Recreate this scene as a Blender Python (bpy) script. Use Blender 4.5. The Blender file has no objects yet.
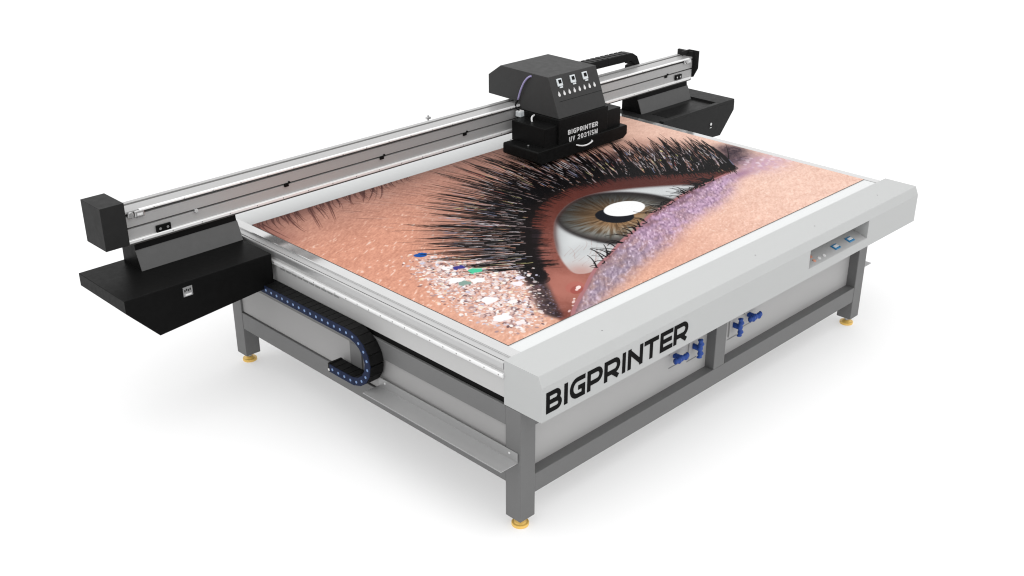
import bpy, bmesh, math, random
import numpy as np
from mathutils import Vector, Matrix

S = bpy.context.scene
COL = S.collection
random.seed(3)
R = math.radians

# ------------------------------------------------------------------ camera, world, lamps, exposure
CAM = bpy.data.cameras.new('camera')
cam = bpy.data.objects.new('camera', CAM)
COL.objects.link(cam)
yaw, pitch = 0.7856, 0.43546
fw = Vector((math.cos(yaw)*math.cos(pitch), math.sin(yaw)*math.cos(pitch), -math.sin(pitch)))
rt = Vector((math.sin(yaw), -math.cos(yaw), 0))
up = rt.cross(fw)
cam.matrix_world = Matrix(((rt.x, up.x, -fw.x, -3.0722), (rt.y, up.y, -fw.y, -3.0972), (rt.z, up.z, -fw.z, 2.8119), (0, 0, 0, 1)))
CAM.sensor_width = 36
CAM.lens = 39.318
CAM.clip_start = 0.05
CAM.clip_end = 500
S.camera = cam

W = bpy.data.worlds.new('World')
S.world = W
W.use_nodes = True
# studio surround: a white dome, a little brighter overhead than at the horizon
wn = W.node_tree.nodes; wl = W.node_tree.links
wc = wn.new('ShaderNodeTexCoord'); ws = wn.new('ShaderNodeSeparateXYZ'); wr = wn.new('ShaderNodeMapRange')
wl.new(wc.outputs['Generated'], ws.inputs[0]); wl.new(ws.outputs['Z'], wr.inputs['Value'])
wr.inputs['From Min'].default_value = 0; wr.inputs['From Max'].default_value = 1
wr.inputs['To Min'].default_value = .93; wr.inputs['To Max'].default_value = 1.12
wn['Background'].inputs[0].default_value = (1, 1, 1, 1)
wl.new(wr.outputs[0], wn['Background'].inputs[1])

def softbox(name, loc, target, sx, sy, power):
    l = bpy.data.lights.new(name, 'AREA')
    l.shape = 'RECTANGLE'; l.size = sx; l.size_y = sy; l.energy = power
    o = bpy.data.objects.new(name, l); COL.objects.link(o)
    o.location = loc
    o.rotation_euler = (Vector(target)-Vector(loc)).to_track_quat('-Z', 'Y').to_euler()
    return o
softbox('overhead_softbox', (-.6, -1.2, 6.2), (.4, -.2, 0), 7.5, 6.5, 120)
softbox('added_fill', (3.2, -6.4, 3.2), (1.6, -.4, -.3), 5, 3.5, 20)  # unseen fill lamps, this and the next, added to lift the floor shade
softbox('added_fill', (-6.2, 2.4, 3.2), (-.4, .9, -.3), 5, 3.5, 20)

S.view_settings.view_transform = 'Standard'
S.view_settings.look = 'None'
S.view_settings.exposure = 0.33       # exposed for the white seamless, like the photograph
S.view_settings.gamma = 1
S.render.engine = 'CYCLES'
S.cycles.filter_width = 1.15
S.cycles.max_bounces = 8
S.cycles.diffuse_bounces = 4
S.cycles.glossy_bounces = 4

# ------------------------------------------------------------------ materials
def srgb(v):
    v = v/255
    return v/12.92 if v <= .04045 else ((v+.055)/1.055)**2.4
KA = .76
def material(name, rgb, rough=.5, metal=0., spec=.5, noise=.04, scale=30., stretch=(1, 1, 1), bump=0., bscale=200., coat=0., rvar=.06):
    rgb = tuple(c*(KA if name != 'studio_floor' else 1) for c in rgb)
    m = bpy.data.materials.new(name); m.use_nodes = True
    nt = m.node_tree; n = nt.nodes; b = n['Principled BSDF']
    b.inputs['Metallic'].default_value = metal
    b.inputs['Specular IOR Level'].default_value = spec
    b.inputs['Coat Weight'].default_value = coat
    b.inputs['Coat Roughness'].default_value = .08
    tc = n.new('ShaderNodeTexCoord'); mp = n.new('ShaderNodeMapping')
    mp.inputs['Scale'].default_value = stretch
    nt.links.new(tc.outputs['Object'], mp.inputs[0])
    no = n.new('ShaderNodeTexNoise'); no.inputs['Scale'].default_value = scale; no.inputs['Detail'].default_value = 5
    nt.links.new(mp.outputs[0], no.inputs['Vector'])
    mr = n.new('ShaderNodeMapRange'); mr.inputs['To Min'].default_value = 1-noise; mr.inputs['To Max'].default_value = 1+noise
    mr.inputs['From Min'].default_value = .25; mr.inputs['From Max'].default_value = .75
    nt.links.new(no.outputs['Fac'], mr.inputs['Value'])
    mx = n.new('ShaderNodeVectorMath'); mx.operation = 'SCALE'
    mx.inputs[0].default_value = rgb
    nt.links.new(mr.outputs[0], mx.inputs['Scale']); nt.links.new(mx.outputs[0], b.inputs['Base Color'])
    r2 = n.new('ShaderNodeMapRange'); r2.inputs['To Min'].default_value = max(.02, rough-rvar); r2.inputs['To Max'].default_value = min(1, rough+rvar)
    r2.inputs['From Min'].default_value = .25; r2.inputs['From Max'].default_value = .75
    nt.links.new(no.outputs['Fac'], r2.inputs['Value']); nt.links.new(r2.outputs[0], b.inputs['Roughness'])
    if bump:
        n2 = n.new('ShaderNodeTexNoise'); n2.inputs['Scale'].default_value = bscale
        nt.links.new(mp.outputs[0], n2.inputs['Vector'])
        bp = n.new('ShaderNodeBump'); bp.inputs['Strength'].default_value = bump; bp.inputs['Distance'].default_value = .001
        nt.links.new(n2.outputs['Fac'], bp.inputs['Height']); nt.links.new(bp.outputs[0], b.inputs['Normal'])
    return m
g = lambda v, t=(1, 1, 1): (v*t[0], v*t[1], v*t[2])
M = {}
M['floor'] = bpy.data.materials.new('studio_floor')         # white floor; translucency added so light from below lifts the printer's shadow
M['floor'].use_nodes = True
fn = M['floor'].node_tree.nodes; fk = M['floor'].node_tree.links
for n_ in list(fn): fn.remove(n_)
fo = fn.new('ShaderNodeOutputMaterial'); fm = fn.new('ShaderNodeAddShader'); fd = fn.new('ShaderNodeBsdfDiffuse'); ft = fn.new('ShaderNodeBsdfTranslucent')
fd.inputs['Color'].default_value = (.52, .52, .52, 1); ft.inputs['Color'].default_value = (.335, .335, .335, 1)
fk.new(fd.outputs[0], fm.inputs[0]); fk.new(ft.outputs[0], fm.inputs[1]); fk.new(fm.outputs[0], fo.inputs['Surface'])
M['white'] = material('white_paint', g(.525, (.985, 1, .995)), .42, spec=.3, noise=.015, scale=4, bump=.04, bscale=400)
M['table'] = material('white_table', g(.71, (.98, 1, 1)), .22, noise=.01, scale=5, coat=.3)
M['frame'] = material('grey_frame_paint', g(.150), .48, noise=.05, scale=12, bump=.05, bscale=500)
M['panel'] = material('light_grey_panel', g(.47, (1, .99, .985)), .45, noise=.02, scale=5)
M['side_panel'] = material('side_panel', g(.36, (1, .985, .98)), .5, noise=.02, scale=5)
M['alu'] = material('anodised_aluminium', g(.62), .34, metal=.7, noise=.03, scale=14, stretch=(1, .02, 1), rvar=.03)
M['beam'] = material('beam_aluminium', g(.47, (1, .995, .99)), .36, metal=.28, spec=.3, noise=.03, scale=14, stretch=(.02, 1, 1), rvar=.03)
M['bright'] = material('polished_aluminium', g(.74), .12, metal=.85, noise=.02, scale=10, rvar=.02)
M['skirt'] = material('light_grey_skirt', g(.55, (1, .995, .99)), .40, metal=.1, noise=.015, scale=14, stretch=(1, .02, 1), rvar=.03)
M['rail'] = material('bright_rail', g(.95), .3, metal=.2, noise=.01, scale=2, rvar=.02)
M['black'] = material('black_powder_coat', g(.006), .40, noise=.15, scale=40, spec=.05, bump=.06, bscale=900)
M['dark'] = material('dark_grey_sheet', g(.022), .50, noise=.06, scale=25, spec=.08, bump=.05, bscale=900)
M['hood'] = material('charcoal_sheet', g(.054), .50, noise=.05, scale=25, spec=.08, bump=.05, bscale=900)
M['cover'] = material('grey_sloped_sheet', g(.115), .50, noise=.05, scale=25, spec=.1)
M['carbody'] = material('carriage_black', g(.008), .38, noise=.15, scale=40, spec=.06)
M['chain'] = material('chain_black', g(.009), .45, noise=.2, scale=30, spec=.08)
M['chain_side'] = material('chain_blue', (.013, .021, .055), .45, noise=.15, scale=30, spec=.06)
M['chain_dot'] = material('chain_pin', (.17, .28, .52), .4, noise=.05)
M['ink'] = material('black_lettering', g(.004), .6, noise=.1, spec=.05)
M['pale'] = material('white_lettering', g(.80), .6, noise=.03, spec=.3)
M['yellow'] = material('yellow_foot', (1.05, .68, .17), .38, metal=.2, noise=.08)
M['steel'] = material('steel', g(.62), .28, metal=.9, noise=.05)
M['blue'] = material('blue_plastic', (.03, .085, .36), .4, spec=.2, noise=.12, scale=40)
M['usb'] = material('usb_blue', (.02, .22, .46), .35, noise=.1)
M['red'] = material('orange_button', (.75, .34, .24), .4, noise=.05)
M['switch'] = material('switch_plate', (.74, .79, .81), .4, noise=.06)
M['wire'] = material('lilac_wire', (.36, .32, .56), .45, noise=.08)
M['shelf'] = material('galvanised_tray', g(.46), .34, metal=.35, noise=.06, scale=10, stretch=(1, .05, 1))
M['edge'] = material('sheet_edge', (.16, .12, .11), .6, noise=.05)
M['faint'] = material('grey_marking', g(.27), .6, noise=.1)
M['slot'] = material('slot_grey', g(.09, (1, .95, .92)), .6, noise=.06, spec=.1)
M['gap'] = material('shadow_gap_black', g(.008), .6, noise=.1, spec=.03)

# ------------------------------------------------------------------ mesh helpers
class MB:
    """collects boxes, prisms, tubes; build() links them as ONE mesh object"""
    def __init__(self): self.bm = bmesh.new(); self.mats = []
    def _m(self, faces, mat):
        if mat is None: mat = self.default
        if mat not in self.mats: self.mats.append(mat)
        i = self.mats.index(mat)
        for f in faces: f.material_index = i
    default = None
    def faces(self, verts, faces, mat=None, bevel=0.):
        vs = [self.bm.verts.new(v) for v in verts]
        fs = [self.bm.faces.new([vs[i] for i in f]) for f in faces]
        bmesh.ops.recalc_face_normals(self.bm, faces=fs)
        self._m(fs, mat)
        if bevel:
            es = list({e for f in fs for e in f.edges})
            r = bmesh.ops.bevel(self.bm, geom=es, offset=bevel, segments=2, profile=.5, affect='EDGES', clamp_overlap=True, material=-1)
        return fs
    def box(self, x0, x1, y0, y1, z0, z1, mat=None, bevel=.0):
        v = [(x, y, z) for x in (x0, x1) for y in (y0, y1) for z in (z0, z1)]
        self.faces(v, [(0, 1, 3, 2), (4, 6, 7, 5), (0, 4, 5, 1), (2, 3, 7, 6), (0, 2, 6, 4), (1, 5, 7, 3)], mat, bevel); return self
    def prism(self, prof, axis, a, b, mat=None, bevel=0.):
        """prof: 2D outline in the two other axes (x: (y,z), y: (x,z), z: (x,y)), extruded from a to b"""
        f = {'x': lambda p, t: (t, p[0], p[1]), 'y': lambda p, t: (p[0], t, p[1]), 'z': lambda p, t: (p[0], p[1], t)}[axis]
        n = len(prof)
        v = [f(p, a) for p in prof]+[f(p, b) for p in prof]
        self.faces(v, [tuple(range(n)), tuple(range(n, 2*n))]+[(i, (i+1) % n, n+(i+1) % n, n+i) for i in range(n)], mat, bevel); return self
    def cyl(self, c, axis, r, h, seg=20, mat=None, r2=None, bevel=0.):
        r2 = r if r2 is None else r2
        ax = Vector(axis).normalized(); u = ax.orthogonal().normalized(); w = ax.cross(u); c = Vector(c)
        v = []
        for t, rr in ((0, r), (h, r2)):
            for k in range(seg):
                a = 2*math.pi*k/seg; v.append(c+ax*t+(u*math.cos(a)+w*math.sin(a))*rr)
        self.faces(v, [tuple(range(seg)), tuple(range(seg, 2*seg))]+[(i, (i+1) % seg, seg+(i+1) % seg, seg+i) for i in range(seg)], mat, bevel); return self
    def tube(self, pts, r, seg=10, mat=None):
        P = [Vector(p) for p in pts]; rings = []; u = None
        for i, p in enumerate(P):
            t = (P[min(i+1, len(P)-1)]-P[max(i-1, 0)]).normalized()
            u = t.orthogonal().normalized() if u is None else (u-t*u.dot(t)).normalized()
            w = t.cross(u)
            rings.append([p+(u*math.cos(2*math.pi*k/seg)+w*math.sin(2*math.pi*k/seg))*r for k in range(seg)])
        v = [q for ring in rings for q in ring]; n = len(P)
        f = [(i*seg+k, i*seg+(k+1) % seg, (i+1)*seg+(k+1) % seg, (i+1)*seg+k) for i in range(n-1) for k in range(seg)]
        f += [tuple(range(seg)), tuple(range((n-1)*seg, n*seg))]
        for q in self.faces(v, f, mat): q.smooth = True
        return self
    def build(self, name, mat, parent=None, inv=None, label=None):
        me = bpy.data.meshes.new(name); 
        self.bm.to_mesh(me); self.bm.free()
        for m in (self.mats or [None]): me.materials.append(m if m is not None else mat)
        o = bpy.data.objects.new(name, me); COL.objects.link(o)
        if parent is not None:
            o.parent = parent
            if parent.type == 'EMPTY': o.matrix_parent_inverse = Matrix.Translation(-parent.location)
        if label: o['label'] = label
        return o
def curve(a, b, c, n=10):
    a, b, c = Vector(a), Vector(b), Vector(c); m = 2*b-.5*a-.5*c
    return [(1-t)**2*a+2*t*(1-t)*m+t*t*c for t in [i/n for i in range(n+1)]]

ZF = -.352       # floor
fl = MB()
fl.faces([(-90, -90, ZF), (90, -90, ZF), (90, 90, ZF), (-90, 90, ZF)], [(0, 1, 2, 3)])
fl = fl.build('floor', M['floor'])
fl['kind'] = 'structure'
fl['label'] = 'seamless white studio floor under the printer'

# ------------------------------------------------------------------ the printer
root = bpy.data.objects.new('flatbed_printer', None); COL.objects.link(root)
root.location = (1.4, 1.0, ZF)
root['label'] = 'large flatbed printer with grey steel frame, white front beam and black gantry trays'
root['category'] = 'printer'
P = root

# ---- frame
X0, X1, YF, YB, LW = -.1098, 2.900, -.187, 2.146, .0948
ZL = -.298
ZT = .28
def leg(x, y):
    o = MB().box(x, x+LW, y, y+LW, ZL, ZT+.002, bevel=.003).build('leg', M['frame'], P)
    cx, cy = x+LW/2, y+LW/2
    f = MB()
    f.cyl((cx, cy, ZF), (0, 0, 1), .041, .016, 28, M['yellow'], bevel=.003)
    f.cyl((cx, cy, ZF+.016), (0, 0, 1), .030, .010, 24, M['yellow'], r2=.018)
    f.cyl((cx, cy, ZF+.025), (0, 0, 1), .013, .03, 16, M['steel'])
    f.build('foot', M['yellow'], o)
for x in (X0, X1-LW):
    for y in (YF, YB-LW): leg(x, y)
e = .0015
def fbox(name, *a, mat='frame', bevel=.003): return MB().box(*a, bevel=bevel).build(name, M[mat], P)
fbox('frame_rail', X0+LW, X1-LW, YF+e, YF+LW-.01, -.176, -.077)               # front, low
fbox('frame_rail', X0+LW, X1-LW, YF+e, YF+LW-.01, .182, ZT)                    # front, high
fbox('frame_rail', X0+e, X0+LW-.01, YF+LW, YB-LW, -.116, -.012)               # left, low
fbox('frame_rail', X0+e, X0+LW-.01, YF+LW, YB-LW, .182, ZT)                   # left, high
fbox('frame_rail', X1-LW+.01, X1-e, YF+LW, YB-LW, -.116, -.012)
fbox('frame_rail', X1-LW+.01, X1-e, YF+LW, YB-LW, .182, ZT)
fbox('frame_rail', X0+LW, X1-LW, YB-LW+.01, YB-e, -.176, -.077)
fbox('frame_rail', X0+LW, X1-LW, YB-LW+.01, YB-e, .182, ZT)
fbox('frame_post', 1.345, 1.440, YF+e, YF+LW-.01, -.077, .182)
fbox('frame_post', X0+e, X0+LW-.01, .94, 1.034, -.012, .182)
# ---- panels
YP = -.128
front_panels = []
for a, b in ((X0+LW-.01, 1.350), (1.435, X1-LW+.01)):
    front_panels.append(fbox('front_panel', a, b, YP, YP+.012, -.10, .20, mat='panel', bevel=0))
fbox('side_panel', X0+.012, X0+.02, 1.028, YB-LW+.01, -.008, .19, mat='side_panel', bevel=.001)
fbox('side_panel', X0+.012, X0+.02, YF+LW-.01, .946, -.008, .19, mat='side_panel', bevel=.001)
fbox('side_panel', X1-.04, X1-.03, YF+LW-.01, YB-LW+.01, -.03, .2, mat='side_panel', bevel=0)
fbox('bottom_panel', X0+.1, X1-.1, YP+.02, YB-.05, -.07, -.06, mat='side_panel', bevel=0)

# ---- blue valves on the front panel, each with a small line of print under it
def valve(panel, cx, cz, vertical):
    y = YP
    o = MB()
    o.cyl((cx, y+.002, cz), (0, -1, 0), .015, .040, 20, M['blue'], bevel=.004)
    # lever: one bent bar with rounded swells at hub and ends
    ring = []
    for k in range(33):
        t = -1+2*k/32
        r_ = .0160+.0032*math.cos(t*math.pi*4)
        if abs(t) > .9: r_ *= math.sqrt(max(0., 1-((abs(t)-.9)/.1)**2))*.98+.02
        u_ = t*.054; dep = y-.046+.003*math.cos(t*math.pi*2)
        ring.append([((cx+u_, dep-.8*r_*math.sin(q_), cz+r_*math.cos(q_)) if not vertical else (cx+r_*math.cos(q_), dep-.8*r_*math.sin(q_), cz+u_)) for q_ in [2*math.pi*i/12 for i in range(12)]])
    vv = [p_ for rg in ring for p_ in rg]
    ff = [(i*12+k, i*12+(k+1) % 12, (i+1)*12+(k+1) % 12, (i+1)*12+k) for i in range(32) for k in range(12)]+[tuple(range(12)), tuple(range(32*12, 33*12))]
    for f_ in o.faces(vv, ff, M['blue']): f_.smooth = True
    if vertical:
        o.box(cx-.045, cx-.020, y-.010, y+.002, cz-.06, cz+.05, M['panel'], bevel=.002)
        tz, tx = cz-.078, cx-.05
    else:
        o.box(cx-.05, cx+.05, y-.010, y+.002, cz+.018, cz+.05, M['panel'], bevel=.002)
        tz, tx = cz-.062, cx-.045
    v = o.build('valve', M['blue'], P)
    mk = MB()
    x = tx
    while x < tx+.085:
        w_ = random.uniform(.004, .009); mk.box(x, x+w_, y-.0015, y+.001, tz, tz+.006); x += w_+.0025
    mk.build('marking', M['faint'], v)
for i_, cx_, cz_, ve_ in ((0, 1.068, .094, False), (0, 1.226, .090, True), (1, 1.586, .084, True), (1, 1.727, .098, False)): valve(front_panels[i_], cx_, cz_, ve_)

# ---- bezel: long white front beam with chamfer and a control recess near its right end
BX0, BX1 = -.1098, 3.2111
full = [(-.0848, .2846), (-.31, .2846), (-.31, .454), (-.2881, .5042), (-.0848, .5042)]
notch = [(-.0848, .2846), (-.31, .2846), (-.31, .340), (-.198, .3725), (-.198, .451), (-.31, .451), (-.31, .454), (-.2881, .5042), (-.0848, .5042)]
RX0, RX1 = 1.992, 2.6205
bz = MB()
n, q = len(full), len(notch)
def V3(p, x): return (x, p[0], p[1])
# one closed shell: left cap, right cap, long faces; the front face goes round the recess
vs = []
idx = {}
def vid(x, p):
    k = (round(x, 5), round(p[0], 5), round(p[1], 5))
    if k not in idx: idx[k] = len(vs); vs.append(k)
    return idx[k]
fs = [[vid(BX0, p) for p in full], [vid(BX1, p) for p in full]]
for i in range(n):
    a, b = full[i], full[(i+1) % n]
    if i == 1:
        A, Bq = (-.31, .340), (-.31, .451)
        fs += [[vid(BX0, a), vid(RX0, a), vid(RX0, A), vid(RX0, Bq), vid(RX0, b), vid(BX0, b)],
               [vid(RX1, a), vid(BX1, a), vid(BX1, b), vid(RX1, b), vid(RX1, Bq), vid(RX1, A)],
               [vid(RX0, a), vid(RX1, a), vid(RX1, A), vid(RX0, A)],
               [vid(RX0, Bq), vid(RX1, Bq), vid(RX1, b), vid(RX0, b)]]
    elif i in (0, 2):
        fs += [[vid(BX0, a), vid(RX0, a), vid(RX1, a), vid(BX1, a), vid(BX1, b), vid(RX1, b) if i == 0 and False else vid(BX1, b), vid(BX0, b)]]
        f = fs.pop(); 
        f2 = []
        for v in f:
            if v not in f2: f2.append(v)
        if i == 0: f2 = [vid(BX0, a), vid(BX1, a), vid(BX1, b), vid(RX1, b), vid(RX0, b), vid(BX0, b)]
        else: f2 = [vid(BX0, a), vid(RX0, a), vid(RX1, a), vid(BX1, a), vid(BX1, b), vid(BX0, b)]
        fs.append(f2)
    else:
        fs.append([vid(BX0, a), vid(BX1, a), vid(BX1, b), vid(BX0, b)])
A, B_, C_, D_ = (-.31, .340), (-.198, .3725), (-.198, .451), (-.31, .451)
for a, b in ((A, B_), (B_, C_), (C_, D_)): fs.append([vid(RX0, a), vid(RX1, a), vid(RX1, b), vid(RX0, b)])
for x in (RX0, RX1): fs.append([vid(x, p) for p in (A, B_, C_, D_)])
bz.faces(vs, fs)
es = [e_ for e_ in bz.bm.edges if all(v.co.y < -.28 for v in e_.verts) and not any(abs(v.co.x-RX0) < .001 or abs(v.co.x-RX1) < .001 for v in e_.verts)]
bmesh.ops.bevel(bz.bm, geom=es, offset=.003, segments=2, profile=.5, affect='EDGES', material=-1)
bezel = bz.build('front_beam', M['white'], P)
slope = lambda y: .340+(y+.31)*.29018
def on_slope(x, y): return (x, y, slope(y))
nrm = Vector((0, -.29018, 1)).normalized()
tng = Vector((0, 1, .29018)).normalized()
def slab(mb, x, y, hx, hy, h, mat, bevel=.001):
    c = Vector(on_slope(x, y)); v = []
    for sx in (-1, 1):
        for sy in (-1, 1):
            for t in (-.001, h): v.append(c+Vector((sx*hx, 0, 0))+tng*sy*hy+nrm*t)
    mb.faces(v, [(0, 1, 3, 2), (4, 6, 7, 5), (0, 4, 5, 1), (2, 3, 7, 6), (0, 2, 6, 4), (1, 5, 7, 3)], mat, bevel)
pl = MB(); slab(pl, (RX0+RX1)/2, -.254, .312, .056, .002, M['cp'] if 'cp' in M else None, 0)
M['cp'] = material('control_plate', g(.52), .42, metal=.1, noise=.03, scale=8)
pl.mats = []
for f in pl.bm.faces: f.material_index = 0
pl.build('control_plate', M['cp'], bezel)
for k, (x, y) in enumerate(((2.096, -.280), (2.147, -.280), (2.199, -.279))):
    b = MB(); b.cyl(Vector(on_slope(x, y)), nrm, .011, .006, 18, M['red'] if k == 0 else M['pale'], bevel=.002)
    b.build('button', M['pale'], bezel, label=('orange push button' if k == 0 else None))
b = MB(); b.cyl(Vector(on_slope(2.108, -.246)), nrm, .013, .006, 18, M['red'], bevel=.001); b.build('button', M['red'], bezel, label='orange push button')
for x, y in ((2.344, -.266), (2.498, -.266)):
    b = MB(); slab(b, x, y, .028, .020, .008, M['usb'], .003); slab(b, x, y, .020, .009, .011, M['pale'], .001)
    b.build('usb_socket', M['usb'], bezel)
for x in (.4, 1.62, 2.2, 2.9): MB().cyl((x, -.20, .5035), (0, 0, 1), .004, .0016, 10, M['faint']).build('screw', M['faint'], bezel)

# ---- stroke lettering: each letter is a set of thick poly-lines laid flat and slightly raised
def lettering(name, items, origin, ux, uz, nrmv, mat, parent, depth=.0012):
    """items: (polyline in letter plane metres, half stroke); origin + ux*a + uz*b"""
    o, ux, uz, nv = Vector(origin), Vector(ux), Vector(uz), Vector(nrmv)
    mb = MB()
    for j, (pl_, hw, closed) in enumerate(items):
        pts = []
        for a, b in pl_:
            if not pts or (Vector((a, b))-pts[-1]).length > hw*.08: pts.append(Vector((a, b)))
        n_ = len(pts)
        Lp, Rp = [], []
        for i, p in enumerate(pts):
            a = pts[i-1] if (i or closed) else None
            c = pts[(i+1) % n_] if (i < n_-1 or closed) else None
            d1 = (p-a).normalized() if a is not None else None
            d2 = (c-p).normalized() if c is not None else None
            if d1 is None: m_ = Vector((-d2.y, d2.x)); s_ = 1
            elif d2 is None: m_ = Vector((-d1.y, d1.x)); s_ = 1
            else:
                m_ = (Vector((-d1.y, d1.x))+Vector((-d2.y, d2.x))).normalized(); s_ = 1/max(.45, m_.dot(Vector((-d1.y, d1.x))))
            Lp.append(p+m_*hw*s_); Rp.append(p-m_*hw*s_)
        z = depth+j*.00004
        T = lambda q_, h_: o+ux*q_.x+uz*q_.y+nv*h_
        verts = [T(q_, z) for q_ in Lp]+[T(q_, z) for q_ in Rp]+[T(q_, -.0005) for q_ in Lp]+[T(q_, -.0005) for q_ in Rp]
        f_ = []
        rng_ = range(n_) if closed else range(n_-1)
        for i in rng_:
            k = (i+1) % n_
            f_ += [(i, k, n_+k, n_+i), (2*n_+i, 2*n_+k, k, i), (3*n_+i, 3*n_+k, n_+k, n_+i)]
        if not closed: f_ += [(0, n_, 3*n_, 2*n_), (n_-1, 2*n_-1, 4*n_-1, 3*n_-1)]
        mb.faces(verts, f_)
    return mb.build(name, mat, parent)
def arc(cx, cz, rx, rz, a0, a1, n_=10): return [(cx+rx*math.cos(R(a0+(a1-a0)*i/n_)), cz+rz*math.sin(R(a0+(a1-a0)*i/n_))) for i in range(n_+1)]
def glyph(ch, x0, x1, h, s):
    """strokes of one capital letter or digit between x0 and x1, height h, half stroke s"""
    l, r, t, b, m_ = x0+s, x1-s, h-s, s, h*.5
    q_ = min((x1-x0)*.5, (t-b)*.25)
    if ch == 'I': return [([((x0+x1)/2, 0), ((x0+x1)/2, h)], s, 0)]
    if ch == 'i': c = (x0+x1)/2; return [([(c, 0), (c, h*.62)], s, 0), ([(c, h*.78), (c, h)], s, 0)]
    if ch == '1': c = x1-s; return [([(c, 0), (c, h)], s, 0), ([(x0, h*.72), (c, h*.92)], s*.9, 0)]
    if ch == 'B':
        k = (t-m_)/2; k2 = (m_-b)/2
        return [([(l, t), (r-k-.06*h, t)]+arc(r-k-.06*h, t-k, k, k, 90, -90)+[(l, m_)], s, 0),
                ([(l, m_+.0), (r-k2, m_)]+arc(r-k2, m_-k2, k2, k2, 90, -90)+[(l, b)], s, 0), ([(l, 0), (l, h)], s, 0)]
    if ch == 'P':
        k = (t-h*.36)/2
        return [([(l, 0), (l, h)], s, 0), ([(x0+s*.5, t), (r-k, t)]+arc(r-k, t-k, k, k, 90, -90)+[(l, t-2*k)], s, 0)]
    if ch == 'R':
        k = (t-h*.36)/2
        return [([(l, 0), (l, h)], s, 0), ([(x0+s*.5, t), (r-k, t)]+arc(r-k, t-k, k, k, 90, -90)+[(l+(x1-x0)*.1, t-2*k)], s, 0),
                ([(x0+(x1-x0)*.50, t-2*k), (x1-s*1.1, s*.35)], s, 0)]
    if ch == 'G':
        rx, rz = (r-l)/2, (t-b)/2; c = (l+r)/2
        return [([(x1, t), (c+rx*.15, t)]+arc(c, m_, rx, rz, 90, 270, 16)+[(r, b), (r, m_-s*.2), (c+rx*.1, m_-s*.2)], s, 0)]
    if ch == 'N': return [([(l, 0), (l, h)], s, 0), ([(r, 0), (r, h)], s, 0), ([(l+s*.35, h-s*1.4), (r-s*.35, s*1.4)], s*.97, 0)]
    if ch == 'T': c = (x0+x1)/2; return [([(x0, t), (x1, t)], s, 0), ([(c, 0), (c, h-s)], s, 0)]
    if ch == 'E': return [([(l, 0), (l, h)], s, 0), ([(l, t), (x1, t)], s, 0), ([(l, m_), (x1-s*.7, m_)], s, 0), ([(l, b), (x1, b)], s, 0)]
    if ch == 'U': rx = (r-l)/2; return [([(l, h), (l, b+rx)]+arc((l+r)/2, b+rx, rx, rx, 180, 360)+[(r, h)], s, 0)]
    if ch == 'V': c = (x0+x1)/2; return [([(l, h), (c, s), (r, h)], s, 0)]
    if ch == 'M': c = (x0+x1)/2; return [([(l, 0), (l, h)], s, 0), ([(r, 0), (r, h)], s, 0), ([(l, h-s), (c, s), (r, h-s)], s*.9, 0)]
    if ch == '0': return [(arc((l+r)/2, m_, (r-l)/2, (t-b)/2, 0, 340, 17), s, 1)]
    if ch == '2': rx = (r-l)/2; return [(arc((l+r)/2, t-rx, rx, rx, 170, -20)+[(l, b), (x1, b)], s, 0)]
    if ch == '3': k = (t-b)/4; return [(arc(l+(r-l)*.45, t-k, (r-l)*.5, k, 160, -90)+arc(l+(r-l)*.45, b+k, (r-l)*.55, k, 90, -160), s, 0)]
    if ch == 'S': k = (t-b)/4; c = (l+r)/2; return [(arc(c, t-k, (r-l)/2, k, 30, 270)+arc(c, b+k, (r-l)/2, k, 90, -150), s, 0)]
    return []
wide = (('B', -.082, .016), ('I', .030, .054), ('G', .067, .166), ('P', .180, .283), ('R', .294, .403), ('I', .418, .442), ('N', .458, .565), ('T', .575, .680), ('E', .694, .789), ('R', .798, .908))
it = []
for ch, a, b in wide: it += glyph(ch, a, b, .104, .0112)
lettering('lettering', it, (0, -.31, .317), (1, 0, 0), (0, 0, 1), (0, -1, 0), M['ink'], bezel)

# ---- table
TX1 = 3.160
top = MB().box(-.002, 3.102, -.0828, 2.30, .455, .500, bevel=.001).build('table_top', M['table'], P)
MB().prism([(-.0025, .455), (-.0025, .5005), (-.056, .5005), (-.062, .4935), (-.096, .4925), (-.0965, .487), (-.1015, .487), (-.102, .4922), (-.110, .4905), (-.112, .4865), (-.112, .460), (-.1085, .456), (-.1005, .454), (-.1005, .4555), (-.0025, .4545)], 'y', -.0828, 2.30).build('edge_profile', M['alu'], P)
MB().prism([(-.004, .4985), (-.004, .5025), (-.0575, .5025), (-.0605, .4995), (-.0605, .497)], 'y', -.0826, 2.299).build('edge_strip', M['bright'], P)
MB().prism([(3.104, .43), (3.104, .5022), (3.157, .5022), (3.160, .499), (3.160, .43)], 'y', -.0828, 2.30).build('edge_strip', M['bright'], P)
rl = MB(); rl.prism([(-.0965, .417), (-.0965, .438), (-.117, .438), (-.120, .434), (-.120, .424), (-.117, .417)], 'y', -.090+.004, 2.25, M['rail'])
for k in range(26): rl.cyl((-.1185, -.06+k*.09, .428), (-1, 0, 0), .0036, .0018, 10, M['faint'])
rl.build('guide_rail', M['rail'], P)
ap = MB().box(-.1045, -.0965, -.0835, 2.30, .3155, .4545, bevel=.001).build('side_skirt', M['skirt'], P)
MB().box(-.096, 3.10, -.08, 2.28, .2825, .4535).build('gap_shade_core', M['gap'], P)  # coloured black to stand in for the shade in the gap below the skirt
MB().box(3.11, 3.15, -.0828, 2.30, .30, .43).build('side_skirt', M['skirt'], P)
cl = MB(); 
for k in range(10): cl.box(-.1058, -.104, 1.10+k*.052, 1.142+k*.052, .397, .406)
cl.build('scale_marking', M['faint'], ap)

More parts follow.
